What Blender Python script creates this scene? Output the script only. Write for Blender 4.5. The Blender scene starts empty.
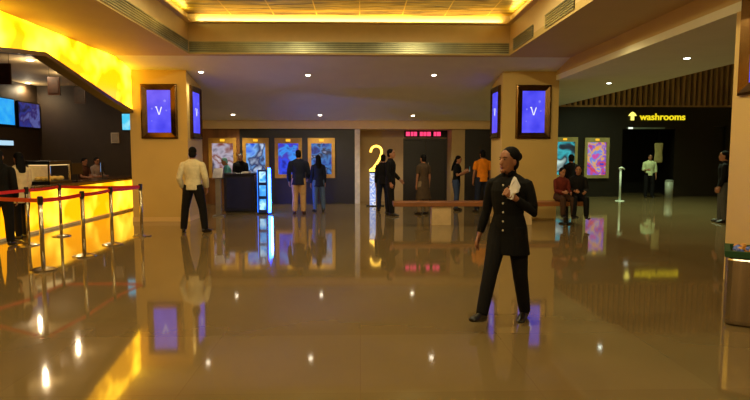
import bpy, bmesh, math, random
from mathutils import Vector, Matrix, Quaternion
random.seed(7)
C = bpy.context.scene.collection
V = Vector
sin, cos, PI = math.sin, math.cos, math.pi
R = math.radians

# ---------------------------------------------------------------- camera maths
F = 560.0
PITCH = math.atan(46 / F); YAW = math.atan(15 / F)
EYE = V((0, 0, 1.58))
fw = V((sin(YAW) * cos(PITCH), cos(YAW) * cos(PITCH), -sin(PITCH)))
rt = V((cos(YAW), -sin(YAW), 0)); up = rt.cross(fw)
def ray(px, py): return fw * F + rt * (px - 375) + up * (200 - py)
def on_y(px, py, Y):
    r = ray(px, py); return EYE + r * (Y / r.y)
def on_x(px, py, X):
    r = ray(px, py); return EYE + r * (X / r.x)
def on_z(px, py, Z=0.0):
    r = ray(px, py); return EYE + r * ((Z - EYE.z) / r.z)

# ---------------------------------------------------------------- materials
def lin(c):
    return tuple(((v / 255) / 12.92 if v / 255 <= .04045 else (((v / 255) + .055) / 1.055) ** 2.4) for v in c)
MATS = {}
def mat(name, rgb, rough=.6, metal=0, var=.12, scale=6, bump=0, spec=.5, coat=0, stretch=(1, 1, 1)):
    """procedural surface: noise varies the colour a little and can drive a bump"""
    if name in MATS: return MATS[name]
    m = bpy.data.materials.new(name); m.use_nodes = True
    nt = m.node_tree; N = nt.nodes; L = nt.links
    b = N['Principled BSDF']
    tc = N.new('ShaderNodeTexCoord'); mp = N.new('ShaderNodeMapping'); mp.inputs['Scale'].default_value = stretch
    L.new(tc.outputs['Object'], mp.inputs[0])
    no = N.new('ShaderNodeTexNoise'); no.inputs['Scale'].default_value = scale; no.inputs['Detail'].default_value = 4
    L.new(mp.outputs[0], no.inputs['Vector'])
    cr = N.new('ShaderNodeValToRGB'); c = lin(rgb)
    cr.color_ramp.elements[0].position = .3; cr.color_ramp.elements[1].position = .7
    cr.color_ramp.elements[0].color = (*[v * (1 - var) for v in c], 1)
    cr.color_ramp.elements[1].color = (*[min(1, v * (1 + var)) for v in c], 1)
    L.new(no.outputs['Fac'], cr.inputs[0]); L.new(cr.outputs[0], b.inputs['Base Color'])
    b.inputs['Roughness'].default_value = rough; b.inputs['Metallic'].default_value = metal
    b.inputs['Specular IOR Level'].default_value = spec; b.inputs['Coat Weight'].default_value = coat
    if bump:
        bp = N.new('ShaderNodeBump'); bp.inputs['Strength'].default_value = bump; bp.inputs['Distance'].default_value = .02
        L.new(no.outputs['Fac'], bp.inputs['Height']); L.new(bp.outputs[0], b.inputs['Normal'])
    MATS[name] = m; return m
def glow(name, rgb, strength=1.0, rgb2=None, scale=2.0, lo=.45, hi=.62, s2=None, tex='noise', stretch=(1, 1, 1)):
    """a thing that gives off light; rgb2 is the brighter patch colour where lamps sit behind"""
    if name in MATS: return MATS[name]
    m = bpy.data.materials.new(name); m.use_nodes = True
    nt = m.node_tree; N = nt.nodes; L = nt.links
    b = N['Principled BSDF']; b.inputs['Base Color'].default_value = (.02, .02, .02, 1)
    b.inputs['Roughness'].default_value = .3
    c = lin(rgb)
    if rgb2 is None:
        b.inputs['Emission Color'].default_value = (*c, 1); b.inputs['Emission Strength'].default_value = strength
    else:
        tc = N.new('ShaderNodeTexCoord'); mp = N.new('ShaderNodeMapping'); mp.inputs['Scale'].default_value = stretch
        L.new(tc.outputs['Object'], mp.inputs[0])
        t = N.new('ShaderNodeTexNoise'); t.inputs['Scale'].default_value = scale; t.inputs['Detail'].default_value = 2
        L.new(mp.outputs[0], t.inputs['Vector'])
        cr = N.new('ShaderNodeValToRGB'); c2 = lin(rgb2); k = s2 or strength
        cr.color_ramp.elements[0].position = lo; cr.color_ramp.elements[1].position = hi
        cr.color_ramp.elements[0].color = (*c, 1); cr.color_ramp.elements[1].color = (*c2, 1)
        L.new(t.outputs['Fac'], cr.inputs[0]); L.new(cr.outputs[0], b.inputs['Emission Color'])
        mr = N.new('ShaderNodeMapRange'); mr.inputs['From Min'].default_value = lo; mr.inputs['From Max'].default_value = hi
        mr.inputs['To Min'].default_value = strength; mr.inputs['To Max'].default_value = k
        L.new(t.outputs['Fac'], mr.inputs['Value']); L.new(mr.outputs['Result'], b.inputs['Emission Strength'])
    MATS[name] = m; return m
def picture(name, cols, seed, strength=1.0, scale=3.0):
    """backlit printed poster: soft patches of several colours"""
    m = bpy.data.materials.new(name); m.use_nodes = True
    nt = m.node_tree; N = nt.nodes; L = nt.links
    b = N['Principled BSDF']; b.inputs['Base Color'].default_value = (.03, .03, .03, 1); b.inputs['Roughness'].default_value = .2
    tc = N.new('ShaderNodeTexCoord'); mp = N.new('ShaderNodeMapping')
    mp.inputs['Location'].default_value = (seed * 3.1, seed * 1.7, seed * 2.3)
    L.new(tc.outputs['Object'], mp.inputs[0])
    t = N.new('ShaderNodeTexNoise'); t.inputs['Scale'].default_value = scale * .55; t.inputs['Detail'].default_value = 2.5
    t.inputs['Distortion'].default_value = .4
    L.new(mp.outputs[0], t.inputs['Vector'])
    cr = N.new('ShaderNodeValToRGB'); e = cr.color_ramp.elements
    n = len(cols)
    for i in range(n):
        p = .3 + .4 * i / (n - 1)
        if i == 0: e[0].position = p; el = e[0]
        elif i == n - 1: el = e[-1]; el.position = p
        else: el = e.new(p)
        el.color = (*lin(cols[i]), 1)
    L.new(t.outputs['Fac'], cr.inputs[0]); L.new(cr.outputs[0], b.inputs['Emission Color'])
    b.inputs['Emission Strength'].default_value = strength
    return m

# ---------------------------------------------------------------- mesh helpers
def box(bm, x0, x1, y0, y1, z0, z1, bev=0):
    vs = [bm.verts.new((x, y, z)) for z in (z0, z1) for x, y in ((x0, y0), (x1, y0), (x1, y1), (x0, y1))]
    fs = [bm.faces.new([vs[i] for i in q]) for q in ((3, 2, 1, 0), (4, 5, 6, 7), (0, 1, 5, 4), (1, 2, 6, 5), (2, 3, 7, 6), (3, 0, 4, 7))]
    if bev:
        es = {e for f in fs for e in f.edges}
        bmesh.ops.bevel(bm, geom=list(es), offset=bev, segments=2, affect='EDGES', profile=.5)
    return bm
def nb(*a, **k): return box(bmesh.new(), *a, **k)
def loft(bm, rings, seg=14, hint=V((1, 0, 0))):
    """rings = [(centre, ru, rv)]; closed tube with caps. u follows the hint"""
    pts = [V(r[0]) for r in rings]; prev = None; n = len(pts); start = None
    for i, (c, ru, rv) in enumerate(rings):
        d = (pts[min(i + 1, n - 1)] - pts[max(i - 1, 0)])
        d = d.normalized() if d.length > 1e-6 else V((0, 0, 1))
        h = V(hint)
        if abs(h.normalized().dot(d)) > .97: h = V((0, 1, 0)) if abs(d.y) < .9 else V((0, 0, 1))
        u = (h - d * h.dot(d)).normalized(); v = d.cross(u)
        ring = [bm.verts.new(pts[i] + u * cos(2 * PI * k / seg) * ru + v * sin(2 * PI * k / seg) * rv) for k in range(seg)]
        if prev:
            for k in range(seg): bm.faces.new((prev[k], prev[(k + 1) % seg], ring[(k + 1) % seg], ring[k]))
        else: start = ring
        prev = ring
    bm.faces.new(list(reversed(start))); bm.faces.new(prev)
    return bm
def cyl(bm, x, y, z0, z1, r, r2=None, seg=24):
    return loft(bm, [((x, y, z0), r, r), ((x, y, z1), r2 or r, r2 or r)], seg)
def ball(bm, c, rx, ry, rz, rot=None, seg=16, rings=10):
    M = Matrix.Translation(c) @ (rot.to_4x4() if rot else Matrix()) @ Matrix.Diagonal((rx, ry, rz, 1))
    bmesh.ops.create_uvsphere(bm, u_segments=seg, v_segments=rings, radius=1, matrix=M); return bm
def prism(bm, pts, ex):
    """closed outline pts (3D) extruded by vector ex"""
    a = [bm.verts.new(p) for p in pts]; b = [bm.verts.new(V(p) + V(ex)) for p in pts]
    n = len(a)
    bm.faces.new(a); bm.faces.new(list(reversed(b)))
    for i in range(n): bm.faces.new((a[i], b[i], b[(i + 1) % n], a[(i + 1) % n]))
    return bm
def obj(name, bm, m, parent=None, smooth=False, loc=None):
    bmesh.ops.recalc_face_normals(bm, faces=bm.faces)
    me = bpy.data.meshes.new(name); bm.to_mesh(me); bm.free()
    if smooth:
        for p in me.polygons: p.use_smooth = True
    o = bpy.data.objects.new(name, me); C.objects.link(o)
    me.materials.append(m)
    if parent: o.parent = parent
    if loc is not None: o.location = loc
    return o
def remesh(name, bm, m, parent, vox=.009, smooth=3):
    """union of overlapping closed lofts as one continuous skin"""
    me = bpy.data.meshes.new('tmp'); bm.to_mesh(me); bm.free()
    o = bpy.data.objects.new('tmp', me); C.objects.link(o)
    r = o.modifiers.new('r', 'REMESH'); r.mode = 'VOXEL'; r.voxel_size = vox
    if smooth:
        s = o.modifiers.new('s', 'SMOOTH'); s.factor = .5; s.iterations = smooth
    dg = bpy.context.evaluated_depsgraph_get(); dg.update()
    res = bpy.data.meshes.new_from_object(o.evaluated_get(dg))
    bpy.data.objects.remove(o); bpy.data.meshes.remove(me)
    res.name = name
    for p in res.polygons: p.use_smooth = True
    res.materials.clear(); res.materials.append(m)
    q = bpy.data.objects.new(name, res); C.objects.link(q); q.parent = parent
    return q
def tag(o, label, cat, group=None, kind=None):
    o['label'] = label; o['category'] = cat
    if group: o['group'] = group
    if kind: o['kind'] = kind
    return o
def thing(name, label, cat, loc=(0, 0, 0), rz=0, group=None):
    o = bpy.data.objects.new(name, None); C.objects.link(o); o.empty_display_size = .1
    o.location = loc; o.rotation_euler = (0, 0, rz)
    return tag(o, label, cat, group)
def struct(name, bm, m, parent=None):
    o = obj(name, bm, m, parent)
    if not parent: o['kind'] = 'structure'
    return o
def children(o): return [c for c in bpy.data.objects if c.parent == o]
def copy_tree(o, parent=None):
    c = o.copy(); C.objects.link(c); c.parent = parent
    for ch in children(o): copy_tree(ch, c)
    return c
def area(name, loc, size, size_y, power, col, rot=(0, 0, 0)):
    l = bpy.data.lights.new(name, 'AREA'); l.shape = 'RECTANGLE'; l.size = size; l.size_y = size_y
    l.energy = power; l.color = col
    o = bpy.data.objects.new(name, l); C.objects.link(o); o.location = loc; o.rotation_euler = rot; return o
def spot(name, loc, power, col, angle=110, blend=.7, r=.03):
    l = bpy.data.lights.new(name, 'SPOT'); l.energy = power; l.color = col; l.spot_size = R(angle); l.spot_blend = blend
    l.shadow_soft_size = r
    o = bpy.data.objects.new(name, l); C.objects.link(o); o.location = loc; return o

# ---------------------------------------------------------------- palette
M_plaster = mat('warm_plaster', (212, 176, 118), .55, var=.03, scale=3)
M_ceil = mat('ceiling_paint', (218, 212, 184), .8, var=.03, scale=2)
M_soffit = mat('soffit_paint', (188, 160, 98), .7, var=.03, scale=2)
M_dark = mat('dark_wall_panel', (32, 25, 26), .45, var=.15, scale=3)
M_conc = mat('concession_wall', (50, 37, 22), .6, var=.15, scale=3)
M_bronze = mat('bronze_frame', (92, 66, 34), .22, metal=.9, var=.2, scale=5)
M_black = mat('black_plastic', (16, 15, 16), .35)
M_steel = mat('polished_steel', (200, 196, 188), .22, metal=1, var=.05)
M_wood = mat('bench_wood', (134, 80, 40), .4, var=.3, scale=9, stretch=(.15, 1, 1))
M_slat = mat('slat_wood', (176, 128, 78), .6, var=.3, scale=8, stretch=(1, 1, .1))

# floor: polished slabs with faint joints
def floor_mat():
    m = bpy.data.materials.new('polished_floor'); m.use_nodes = True
    nt = m.node_tree; N = nt.nodes; L = nt.links; b = N['Principled BSDF']
    tc = N.new('ShaderNodeTexCoord')
    br = N.new('ShaderNodeTexBrick'); br.offset = 0; br.inputs['Scale'].default_value = 1
    br.inputs['Brick Width'].default_value = 1.2; br.inputs['Row Height'].default_value = 1.2
    br.inputs['Mortar Size'].default_value = .003
    br.inputs['Color1'].default_value = (*lin((128, 106, 70)), 1); br.inputs['Color2'].default_value = (*lin((120, 98, 63)), 1)
    br.inputs['Mortar'].default_value = (*lin((120, 95, 62)), 1)
    L.new(tc.outputs['Object'], br.inputs['Vector'])
    no = N.new('ShaderNodeTexNoise'); no.inputs['Scale'].default_value = 1.3; no.inputs['Detail'].default_value = 6
    L.new(tc.outputs['Object'], no.inputs['Vector'])
    mx = N.new('ShaderNodeMix'); mx.data_type = 'RGBA'; mx.blend_type = 'MULTIPLY'; mx.inputs['Factor'].default_value = .5
    L.new(br.outputs['Color'], mx.inputs['A'])
    cr = N.new('ShaderNodeValToRGB'); cr.color_ramp.elements[0].color = (.6, .6, .6, 1); cr.color_ramp.elements[1].color = (1, 1, 1, 1)
    L.new(no.outputs['Fac'], cr.inputs[0]); L.new(cr.outputs[0], mx.inputs['B'])
    L.new(mx.outputs['Result'], b.inputs['Base Color'])
    b.inputs['Roughness'].default_value = .055; b.inputs['IOR'].default_value = 1.75
    wv = N.new('ShaderNodeTexNoise'); wv.inputs['Scale'].default_value = .9; wv.inputs['Detail'].default_value = 1
    L.new(tc.outputs['Object'], wv.inputs['Vector'])
    bp = N.new('ShaderNodeBump'); bp.inputs['Strength'].default_value = .06; bp.inputs['Distance'].default_value = .02
    L.new(wv.outputs['Fac'], bp.inputs['Height']); L.new(bp.outputs[0], b.inputs['Normal'])
    return m

# ================================================================ SETTING
XL, XR = -9.7, 15.5           # outer side walls
ZS = 3.68                     # soffit height around the coffer
CX0, CX1, CY0, CY1 = -3.6, 3.2, -3.6, 12.1   # coffer opening
YB = 17.75                    # dark poster wall
YW = 20.5                     # washroom wall
FX = -5.35                    # line of the lit fascia and the left column
struct('floor', nb(XL - .2, XR + .2, -6.2, 25, -.2, 0), floor_mat())
struct('wall_left', nb(XL - .2, XL, -6.2, 17.5, 0, 5.4), M_conc)
struct('wall_right', nb(XR, XR + .2, -6.2, 25, 0, 5.6), M_plaster)
struct('wall_behind', nb(XL, XR, -6.2, -6, 0, 5.4), M_plaster)
struct('wall_concession_end', nb(XL - .2, FX, 17.3, 17.5, 0, 5.4), M_conc)
struct('wall_partition', nb(FX, FX + .12, 14.4, YB + .2, 0, 5.4), M_plaster)

bm = bmesh.new()              # soffit ring around the coffer
box(bm, FX, CX0, -6, 13.2, ZS, ZS + .12); box(bm, CX1, 4.6, -6, 13.2, ZS, ZS + .12)
box(bm, CX0, CX1, -6, CY0, ZS, ZS + .12); box(bm, CX0, CX1, CY1, CY1 + .22, ZS, ZS + .12)
struct('ceiling_soffit', bm, M_soffit)
bm = bmesh.new()              # upstand of the coffer
t = .12
box(bm, CX0 - t, CX0, CY0, CY1 + t, ZS + .12, 4.75); box(bm, CX1, CX1 + t, CY0, CY1 + t, ZS + .12, 4.75)
box(bm, CX0, CX1, CY1, CY1 + t, ZS + .12, 4.75); box(bm, CX0, CX1, CY0 - t, CY0, ZS + .12, 4.75)
# cove ledge
box(bm, CX0, CX0 + .1, CY0, CY1, 4.31, 4.34); box(bm, CX1 - .1, CX1, CY0, CY1, 4.31, 4.34)
box(bm, CX0 + .1, CX1 - .1, CY1 - .1, CY1, 4.31, 4.34); box(bm, CX0 + .1, CX1 - .1, CY0, CY0 + .1, 4.31, 4.34)
struct('trim_coffer', bm, mat('coffer_paint', (206, 178, 128), .6, var=.03))

def gold_mat():
    m = bpy.data.materials.new('gold_foil_tiles'); m.use_nodes = True
    nt = m.node_tree; N = nt.nodes; L = nt.links; b = N['Principled BSDF']
    tc = N.new('ShaderNodeTexCoord'); mp = N.new('ShaderNodeMapping'); mp.inputs['Scale'].default_value = (.35, 2.2, 1)
    L.new(tc.outputs['Object'], mp.inputs[0])
    no = N.new('ShaderNodeTexNoise'); no.inputs['Scale'].default_value = 3; no.inputs['Detail'].default_value = 5; no.inputs['Distortion'].default_value = .6
    L.new(mp.outputs[0], no.inputs['Vector'])
    cr = N.new('ShaderNodeValToRGB'); e = cr.color_ramp.elements
    e[0].position = .36; e[0].color = (*lin((78, 40, 4)), 1); e[1].position = .62; e[1].color = (*lin((206, 166, 34)), 1)
    L.new(no.outputs['Fac'], cr.inputs[0])
    br = N.new('ShaderNodeTexBrick'); br.offset = 0; br.inputs['Scale'].default_value = 1
    br.inputs['Brick Width'].default_value = .9; br.inputs['Row Height'].default_value = .9; br.inputs['Mortar Size'].default_value = .012
    br.inputs['Color1'].default_value = br.inputs['Color2'].default_value = (1, 1, 1, 1); br.inputs['Mortar'].default_value = (1, .95, .6, 1)
    L.new(tc.outputs['Object'], br.inputs['Vector'])
    mx = N.new('ShaderNodeMix'); mx.data_type = 'RGBA'
    L.new(br.outputs['Fac'], mx.inputs['Factor']); L.new(cr.outputs[0], mx.inputs['A'])
    mx.inputs['B'].default_value = (*lin((220, 180, 60)), 1)
    L.new(mx.outputs['Result'], b.inputs['Base Color'])
    b.inputs['Metallic'].default_value = .6; b.inputs['Roughness'].default_value = .42
    bp = N.new('ShaderNodeBump'); bp.inputs['Strength'].default_value = .8; bp.inputs['Distance'].default_value = .06
    L.new(no.outputs['Fac'], bp.inputs['Height']); L.new(bp.outputs[0], b.inputs['Normal'])
    return m
struct('ceiling_gold', nb(CX0, CX1, CY0, CY1, 4.50, 4.60), gold_mat())
# cove strips lighting the gold tiles from the ledge
COVE = (1, .84, .26)
for x in (-1.6, 1.4):  # added spots with no fixture, fill for the upstand and floor
    for y in (1.0, 5.0, 8.6):
        spot('coffer_fill', (x, y, 4.38), 190, (1, .85, .44), 176, .2)
area('cove_light', ((CX0 + CX1) / 2, CY1 - .05, 4.365), 6.4, .04, 34, COVE, (R(180 - 38), 0, 0))
area('cove_light', ((CX0 + CX1) / 2, CY0 + .05, 4.365), 6.4, .04, 34, COVE, (R(180 + 38), 0, 0))
area('cove_light', (CX0 + .05, 4.3, 4.365), .04, 15, 76, COVE, (0, R(180 + 38), 0))
area('cove_light', (CX1 - .05, 4.3, 4.365), .04, 15, 76, COVE, (0, R(180 - 38), 0))

# air diffuser strips in the coffer upstand
M_grille = mat('diffuser_metal', (150, 148, 120), .35, metal=.6, var=.5, scale=1.2)
M_slot = mat('diffuser_slot', (34, 30, 22), .6)
def diffuser(label, loc, length, rz):
    o = thing('air_diffuser', label, 'air vent', loc, rz, 'air diffusers of the coffer')
    b = bmesh.new(); box(b, -length / 2, length / 2, -.012, 0, 0, .2); obj('backing', b, M_slot, o)
    b = bmesh.new(); box(b, -length / 2, length / 2, -.03, -.012, -.012, .012); box(b, -length / 2, length / 2, -.03, -.012, .19, .214)
    obj('vent_frame', b, M_grille, o)
    b = bmesh.new()
    for k in range(4): box(b, -length / 2, length / 2, -.028, -.014, .03 + k * .04, .056 + k * .04)
    obj('louvre', b, M_grille, o)
diffuser('long grey louvred air vent across the back face of the gold ceiling recess', ((CX0 + CX1) / 2, CY1, 3.72), 6.76, 0)
diffuser('long louvred air vent on the left face of the ceiling recess, above the counter side', (CX0, 5.4, 3.72), 13.2, R(90))
for i in range(5):
    diffuser(['short dark air vent on the right face of the ceiling recess, nearest the back corner',
              'short dark air vent on the right recess face, second from the back corner',
              'short dark air vent on the right recess face, third from the back corner',
              'short dark air vent on the right recess face, fourth from the back corner',
              'short dark air vent on the right recess face, farthest from the back corner'][i],
             (CX1, 11.1 - i * 2.0, 3.74), 1.3, R(-90))

# sloped underside of the seating above, between the columns, and the band at its foot
SY0, SZ0, SY1, SZ1 = CY1 + .22, ZS, 17.6, 2.62
bm = bmesh.new()
prism(bm, [(FX + .12, SY0, SZ0 + .0), (FX + .12, SY1, SZ1), (FX + .12, SY1, 3.9), (FX + .12, SY0, 3.9)], (4.85 - FX, 0, 0))
struct('ceiling_sloped', bm, M_ceil)
struct('trim_band', nb(FX + .12, 5.0, SY1, YB + .001, 2.36, 3.9), mat('band_plaster', (206, 172, 122), .6, var=.03))
def on_slope(px, py):
    r = ray(px, py); k = (SZ1 - SZ0) / (SY1 - SY0)
    # z = SZ0 + k (y-SY0)
    tt = (SZ0 - k * SY0 - EYE.z) / (r.z - k * r.y); return EYE + r * tt

# poster wall with recess for the doors
xa, xb = on_y(360, 200, YB).x, on_y(451, 200, YB).x
xc = on_y(464, 200, YB).x
struct('wall_posters', nb(FX + .12, xa - .16, YB, YB + .2, 0, 2.36), M_dark)
M_recess = mat('recess_plaster', (176, 146, 100), .6, var=.04)
struct('trim_recess_left', nb(xa - .16, xa, YB - .03, 18.65, 0, 2.36), mat('recess_edge_paint', (214, 200, 176), .5))
struct('trim_recess_right', nb(xb, xc, YB - .03, 18.65, 0, 2.36), M_recess)
struct('wall_posters_right', nb(xc, 5.0, YB, YB + .2, 0, 2.36), M_dark)
YR = 18.65
d0, d1 = on_y(403, 200, YR).x, on_y(448, 200, YR).x
bm = bmesh.new()
box(bm, xa - .16, d0, YR, YR + .2, 0, 2.5); box(bm, d1, xb + .2, YR, YR + .2, 0, 2.5); box(bm, d0, d1, YR, YR + .2, 2.1, 2.5)
struct('wall_recess', bm, M_recess)
struct('ceiling_recess', nb(xa - .16, xb + .2, YB, YR + .2, 2.36, 2.5), M_soffit)
# double door, standing slightly ajar
M_door = mat('door_leaf', (28, 20, 15), .4, var=.2)
dr = thing('double_door', 'dark double door in the beige recess under a pink sign', 'door', ((d0 + d1) / 2, YR + .12, 0))
w = (d1 - d0) / 2
b = bmesh.new(); box(b, -w, -w + .06, -.08, .06, 0, 2.1); box(b, w - .06, w, -.08, .06, 0, 2.1); box(b, -w + .06, w - .06, -.08, .06, 2.04, 2.1)
obj('door_frame', b, mat('door_frame_paint', (30, 22, 18), .4), dr)
for s in (-1, 1):
    x0, x1 = sorted((s * .006, s * (w - .065)))
    b = nb(x0, x1, 0, .05, .01, 2.03); lf = obj('door_leaf', b, M_door, dr)
    b = bmesh.new(); cyl(b, s * .1, -.05, .9, 1.3, .014, seg=10); box(b, s * .1 - .01, s * .1 + .01, -.05, 0, .93, .95); box(b, s * .1 - .01, s * .1 + .01, -.05, 0, 1.25, 1.27)
    obj('pull_handle', b, M_steel, lf)
# pink sign above it
p0, p1 = on_y(405, 131, YR), on_y(446, 137, YR)
sg = thing('led_sign', 'pink lit dot matrix sign above the dark double door', 'sign', (p0.x, YR, p1.z))
W_ = p1.x - p0.x; H_ = p0.z - p1.z
obj('sign_case', nb(-.03, W_ + .03, -.05, 0, -.02, H_ + .02), M_black, sg)
x = .03; M_pink = glow('pink_led', (255, 60, 110), 1.6)
for ww in (.16, .1, .13, 0, .12, .12, .15, 0, .1, .16):
    if ww == 0: x += .07; continue
    obj('lit_segment', nb(x, x + ww * .8, -.058, -.05, .03, H_ - .03), M_pink, sg); x += ww

# low ceiling of the right aisle with its beam
struct('ceiling_aisle', nb(4.6, 7.14, -6, YW, 3.3, 3.42), M_ceil)
struct('trim_beam', nb(4.6, 4.72, -6, 14.4, 3.42, 3.8), M_soffit)
struct('trim_aisle_edge', nb(7.02, 7.14, -6, YW, 3.42, 5.4), M_ceil)
struct('ceiling_high', nb(7.14, XR + .2, -6, 25, 5.3, 5.45), M_ceil)
struct('wall_corner', nb(4.85, 5.0, YB + .2, YW, 0, 3.42), M_dark)
struct('wall_over_column', nb(4.72, 5.0, 14.4, YW, 3.42, 3.9), M_soffit)

# washroom wall: dark, opening, slats above
wo0, wo1 = on_y(621, 180, YW).x, on_y(673, 180, YW).x
zt = on_y(640, 129, YW).z
M_wdark = mat('washroom_wall', (24, 19, 13), .4, var=.15)
e0, e1 = on_y(711, 180, YW).x, on_y(724, 180, YW).x
bm = bmesh.new()
box(bm, 4.85, wo0, YW, YW + .2, 0, 3.3); box(bm, wo1, e0, YW, YW + .2, 0, 3.3); box(bm, e1, XR, YW, YW + .2, 0, 3.3)
box(bm, wo0, wo1, YW, YW + .2, zt, 3.3); box(bm, e0, e1, YW, YW + .2, 2.6, 3.3)
struct('wall_washroom', bm, M_wdark)
bm = bmesh.new()
box(bm, wo0 - .4, wo1 + .6, 22.6, 22.8, 0, 2.7); box(bm, wo0 - .4, wo0 - .25, YW + .2, 22.6, 0, 2.7); box(bm, wo1 + .45, wo1 + .6, YW + .2, 22.6, 0, 2.7)
box(bm, wo0 - .4, wo1 + .6, YW + .2, 22.8, 2.7, 2.8)
struct('wall_washroom_lobby', bm, M_wdark)
bm = bmesh.new(); box(bm, e0, e1, YW + .1, YW + .16, 0, 2.6); struct('door_side', bm, M_black)
struct('wall_slat_backing', nb(4.85, XR, YW + .1, YW + .2, 3.3, 5.5), mat('slat_backing', (40, 28, 20), .7))
sc = thing('slat_screen', 'brown vertical timber slats running above the washroom sign', 'wall slats', (7.0, YW, 3.3))
b = bmesh.new(); box(b, -2.0, 8.4, -.02, .1, 0, .06); obj('bottom_rail', b, M_slat, sc)
x = .02
for k in range(41):
    obj('slat', nb(x, x + .09, -.05, .1, .06, 2.0), M_slat, sc); x += .2

# columns
def column(name, x0, x1, y0, y1, z, m): struct(name, nb(x0, x1, y0, y1, 0, z), m)
M_col = mat('column_plaster', (196, 162, 96), .45, var=.03, scale=2)
lx0, lx1 = on_y(131, 150, 13.2).x, on_y(188, 150, 13.2).x
rx0, rx1 = on_y(501.5, 150, 13.2).x, on_y(557.5, 150, 13.2).x
column('wall_column_left', lx0, lx1, 13.2, 14.4, 3.9, M_col)
column('wall_column_right', rx0, rx1, 13.2, 14.25, 3.9, M_col)
pl = on_x(734.5, 60, 4.6)
column('wall_column_near', 4.6, 5.9, pl.y - 1.25, pl.y, 3.3, M_col)
struct('baseboard_left', nb(lx0 - .012, lx1 + .012, 13.188, 14.41, 0, .1), M_plaster)

# concession ceiling
struct('ceiling_concession', nb(XL, FX - .15, -6, 17.3, 3.62, 3.74), mat('concession_ceiling', (205, 180, 135), .7, var=.05))

# ================================================================ LIT FASCIA above the counter
M_fasc = glow('lit_fascia', (255, 170, 0), 2.1, (255, 215, 50), scale=1.1, lo=.42, hi=.72, s2=11, stretch=(1, 1, 1.4))
fa = thing('lit_fascia', 'glowing yellow faceted light box along the counter front, below the soffit', 'light box', (FX, 0, 0))
B = lambda px, py: (lambda q: (q.y, q.z))(on_x(px, py, FX + .1))
k2 = B(45, 52); k3 = B(114, 99); k1 = B(0, 47)
ends = [(1.5, 3.1), (k1[0], k1[1]), (k2[0], k2[1]), (k3[0], k3[1]), (13.19, 2.6)]
kink = 9.45
b = bmesh.new()
pts = [(.1, y, z) for y, z in ends] + [(.1, 13.19, 3.67), (.1, kink, 3.67), (.1, 1.5, 3.67)]
prism(b, pts, (-.02, 0, 0)); obj('light_panel', b, M_fasc, fa)
b = bmesh.new()
o2 = [(y, z - .07) for y, z in ends]
prism(b, [(.08, y, z) for y, z in o2] + [(.08, 13.19, 3.66), (.08, 1.5, 3.66)], (-.2, 0, 0)); obj('casing', b, mat('fascia_casing', (58, 40, 20), .5), fa)
b = bmesh.new()
for (ya, za), (yb, zb) in zip(ends[:-1], ends[1:]):
    prism(b, [(.12, ya, za - .07), (.12, yb, zb - .07), (.12, yb, zb), (.12, ya, za)], (-.04, 0, 0))
obj('edge_trim', b, mat('fascia_trim', (60, 38, 14), .4), fa)

# ================================================================ CONCESSION
M_front = glow('lit_counter_front', (255, 162, 0), 1.9, (255, 215, 60), scale=1.1, lo=.45, hi=.75, s2=3.6)
cxf = on_z(135, 208.5).x
co = thing('concession_counter', 'long snack counter with a glowing yellow front behind the rope queue', 'counter', (cxf, 6.5, 0))
LEN = 17.28 - 6.5
obj('plinth', nb(-.72, .09, 0, LEN, 0, .05), mat('kick_plate', (225, 215, 190), .35), co)
obj('carcass', nb(-.7, -.03, 0, LEN, .05, .88), mat('counter_body', (60, 40, 20), .5), co)
obj('front_panel', nb(-.03, 0, 0, LEN, .05, .84), M_front, co)
obj('worktop', nb(-.74, .05, -.02, LEN, .88, .93, bev=.008), mat('counter_top', (70, 48, 30), .2), co)

def menu(label, ya, yb, za, zb, m, grp=None):
    o = thing('menu_screen', label, 'screen', (XL + .02, (ya + yb) / 2, (za + zb) / 2), 0, grp)
    h = (yb - ya) / 2; v = (zb - za) / 2
    obj('housing', nb(0, .07, -h - .03, h + .03, -v - .03, v + .03), M_black, o)
    obj('display', nb(.07, .078, -h, h, -v, v), m, o)
A = on_x(-12, 98, XL); Bq = on_x(11.5, 125, XL)
menu('bright cyan menu screen high on the wall, leftmost above the snack counter', A.y, Bq.y, Bq.z, on_x(5, 99, XL).z, glow('cyan_screen', (20, 160, 255), 1.0, (60, 190, 255), 5, .3, .7), 'menu screens')
A = on_x(15, 100, XL); Bq = on_x(37, 128, XL)
menu('dim blue menu screen with scattered colours, right of the cyan one', A.y, Bq.y, Bq.z, on_x(30, 104, XL).z, picture('menu_print', [(20, 20, 70), (50, 70, 190), (60, 40, 130), (120, 130, 220), (30, 30, 90)], 2, .5, 4), 'menu screens')
A = on_x(-10, 140, XL); Bq = on_x(10, 144, XL)
menu('pale white-blue price strip low under the cyan menu screen', A.y, Bq.y, Bq.z - .04, A.z, glow('pale_screen', (190, 230, 255), 1.0))
# small cyan monitor on the far wall, beside the column
q0, q1 = on_y(124, 114, 17.3), on_y(131.5, 130, 17.3)
o = thing('wall_monitor', 'small cyan monitor on the far wall at the edge of the left column', 'screen', ((q0.x + q1.x) / 2 + .1, 17.3, (q0.z + q1.z) / 2))
obj('housing', nb(-.27, .27, -.06, 0, -.27, .27), M_black, o); obj('display', nb(-.24, .24, -.066, -.06, -.24, .24), glow('cyan_monitor', (70, 205, 245), 1.1, (150, 230, 250), 4), o)
q = on_y(115.5, 138, 17.3)
o = thing('wall_box', 'pale switch box on the dark wall left of the column', 'switch box', (q.x, 17.3, q.z))
obj('box', nb(-.12, .12, -.05, 0, -.16, .16, bev=.01), mat('white_plastic', (190, 180, 160), .4), o)
obj('cover_plate', nb(-.09, .09, -.058, -.05, -.13, .13), mat('grey_plastic', (150, 142, 128), .4), o)
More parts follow.
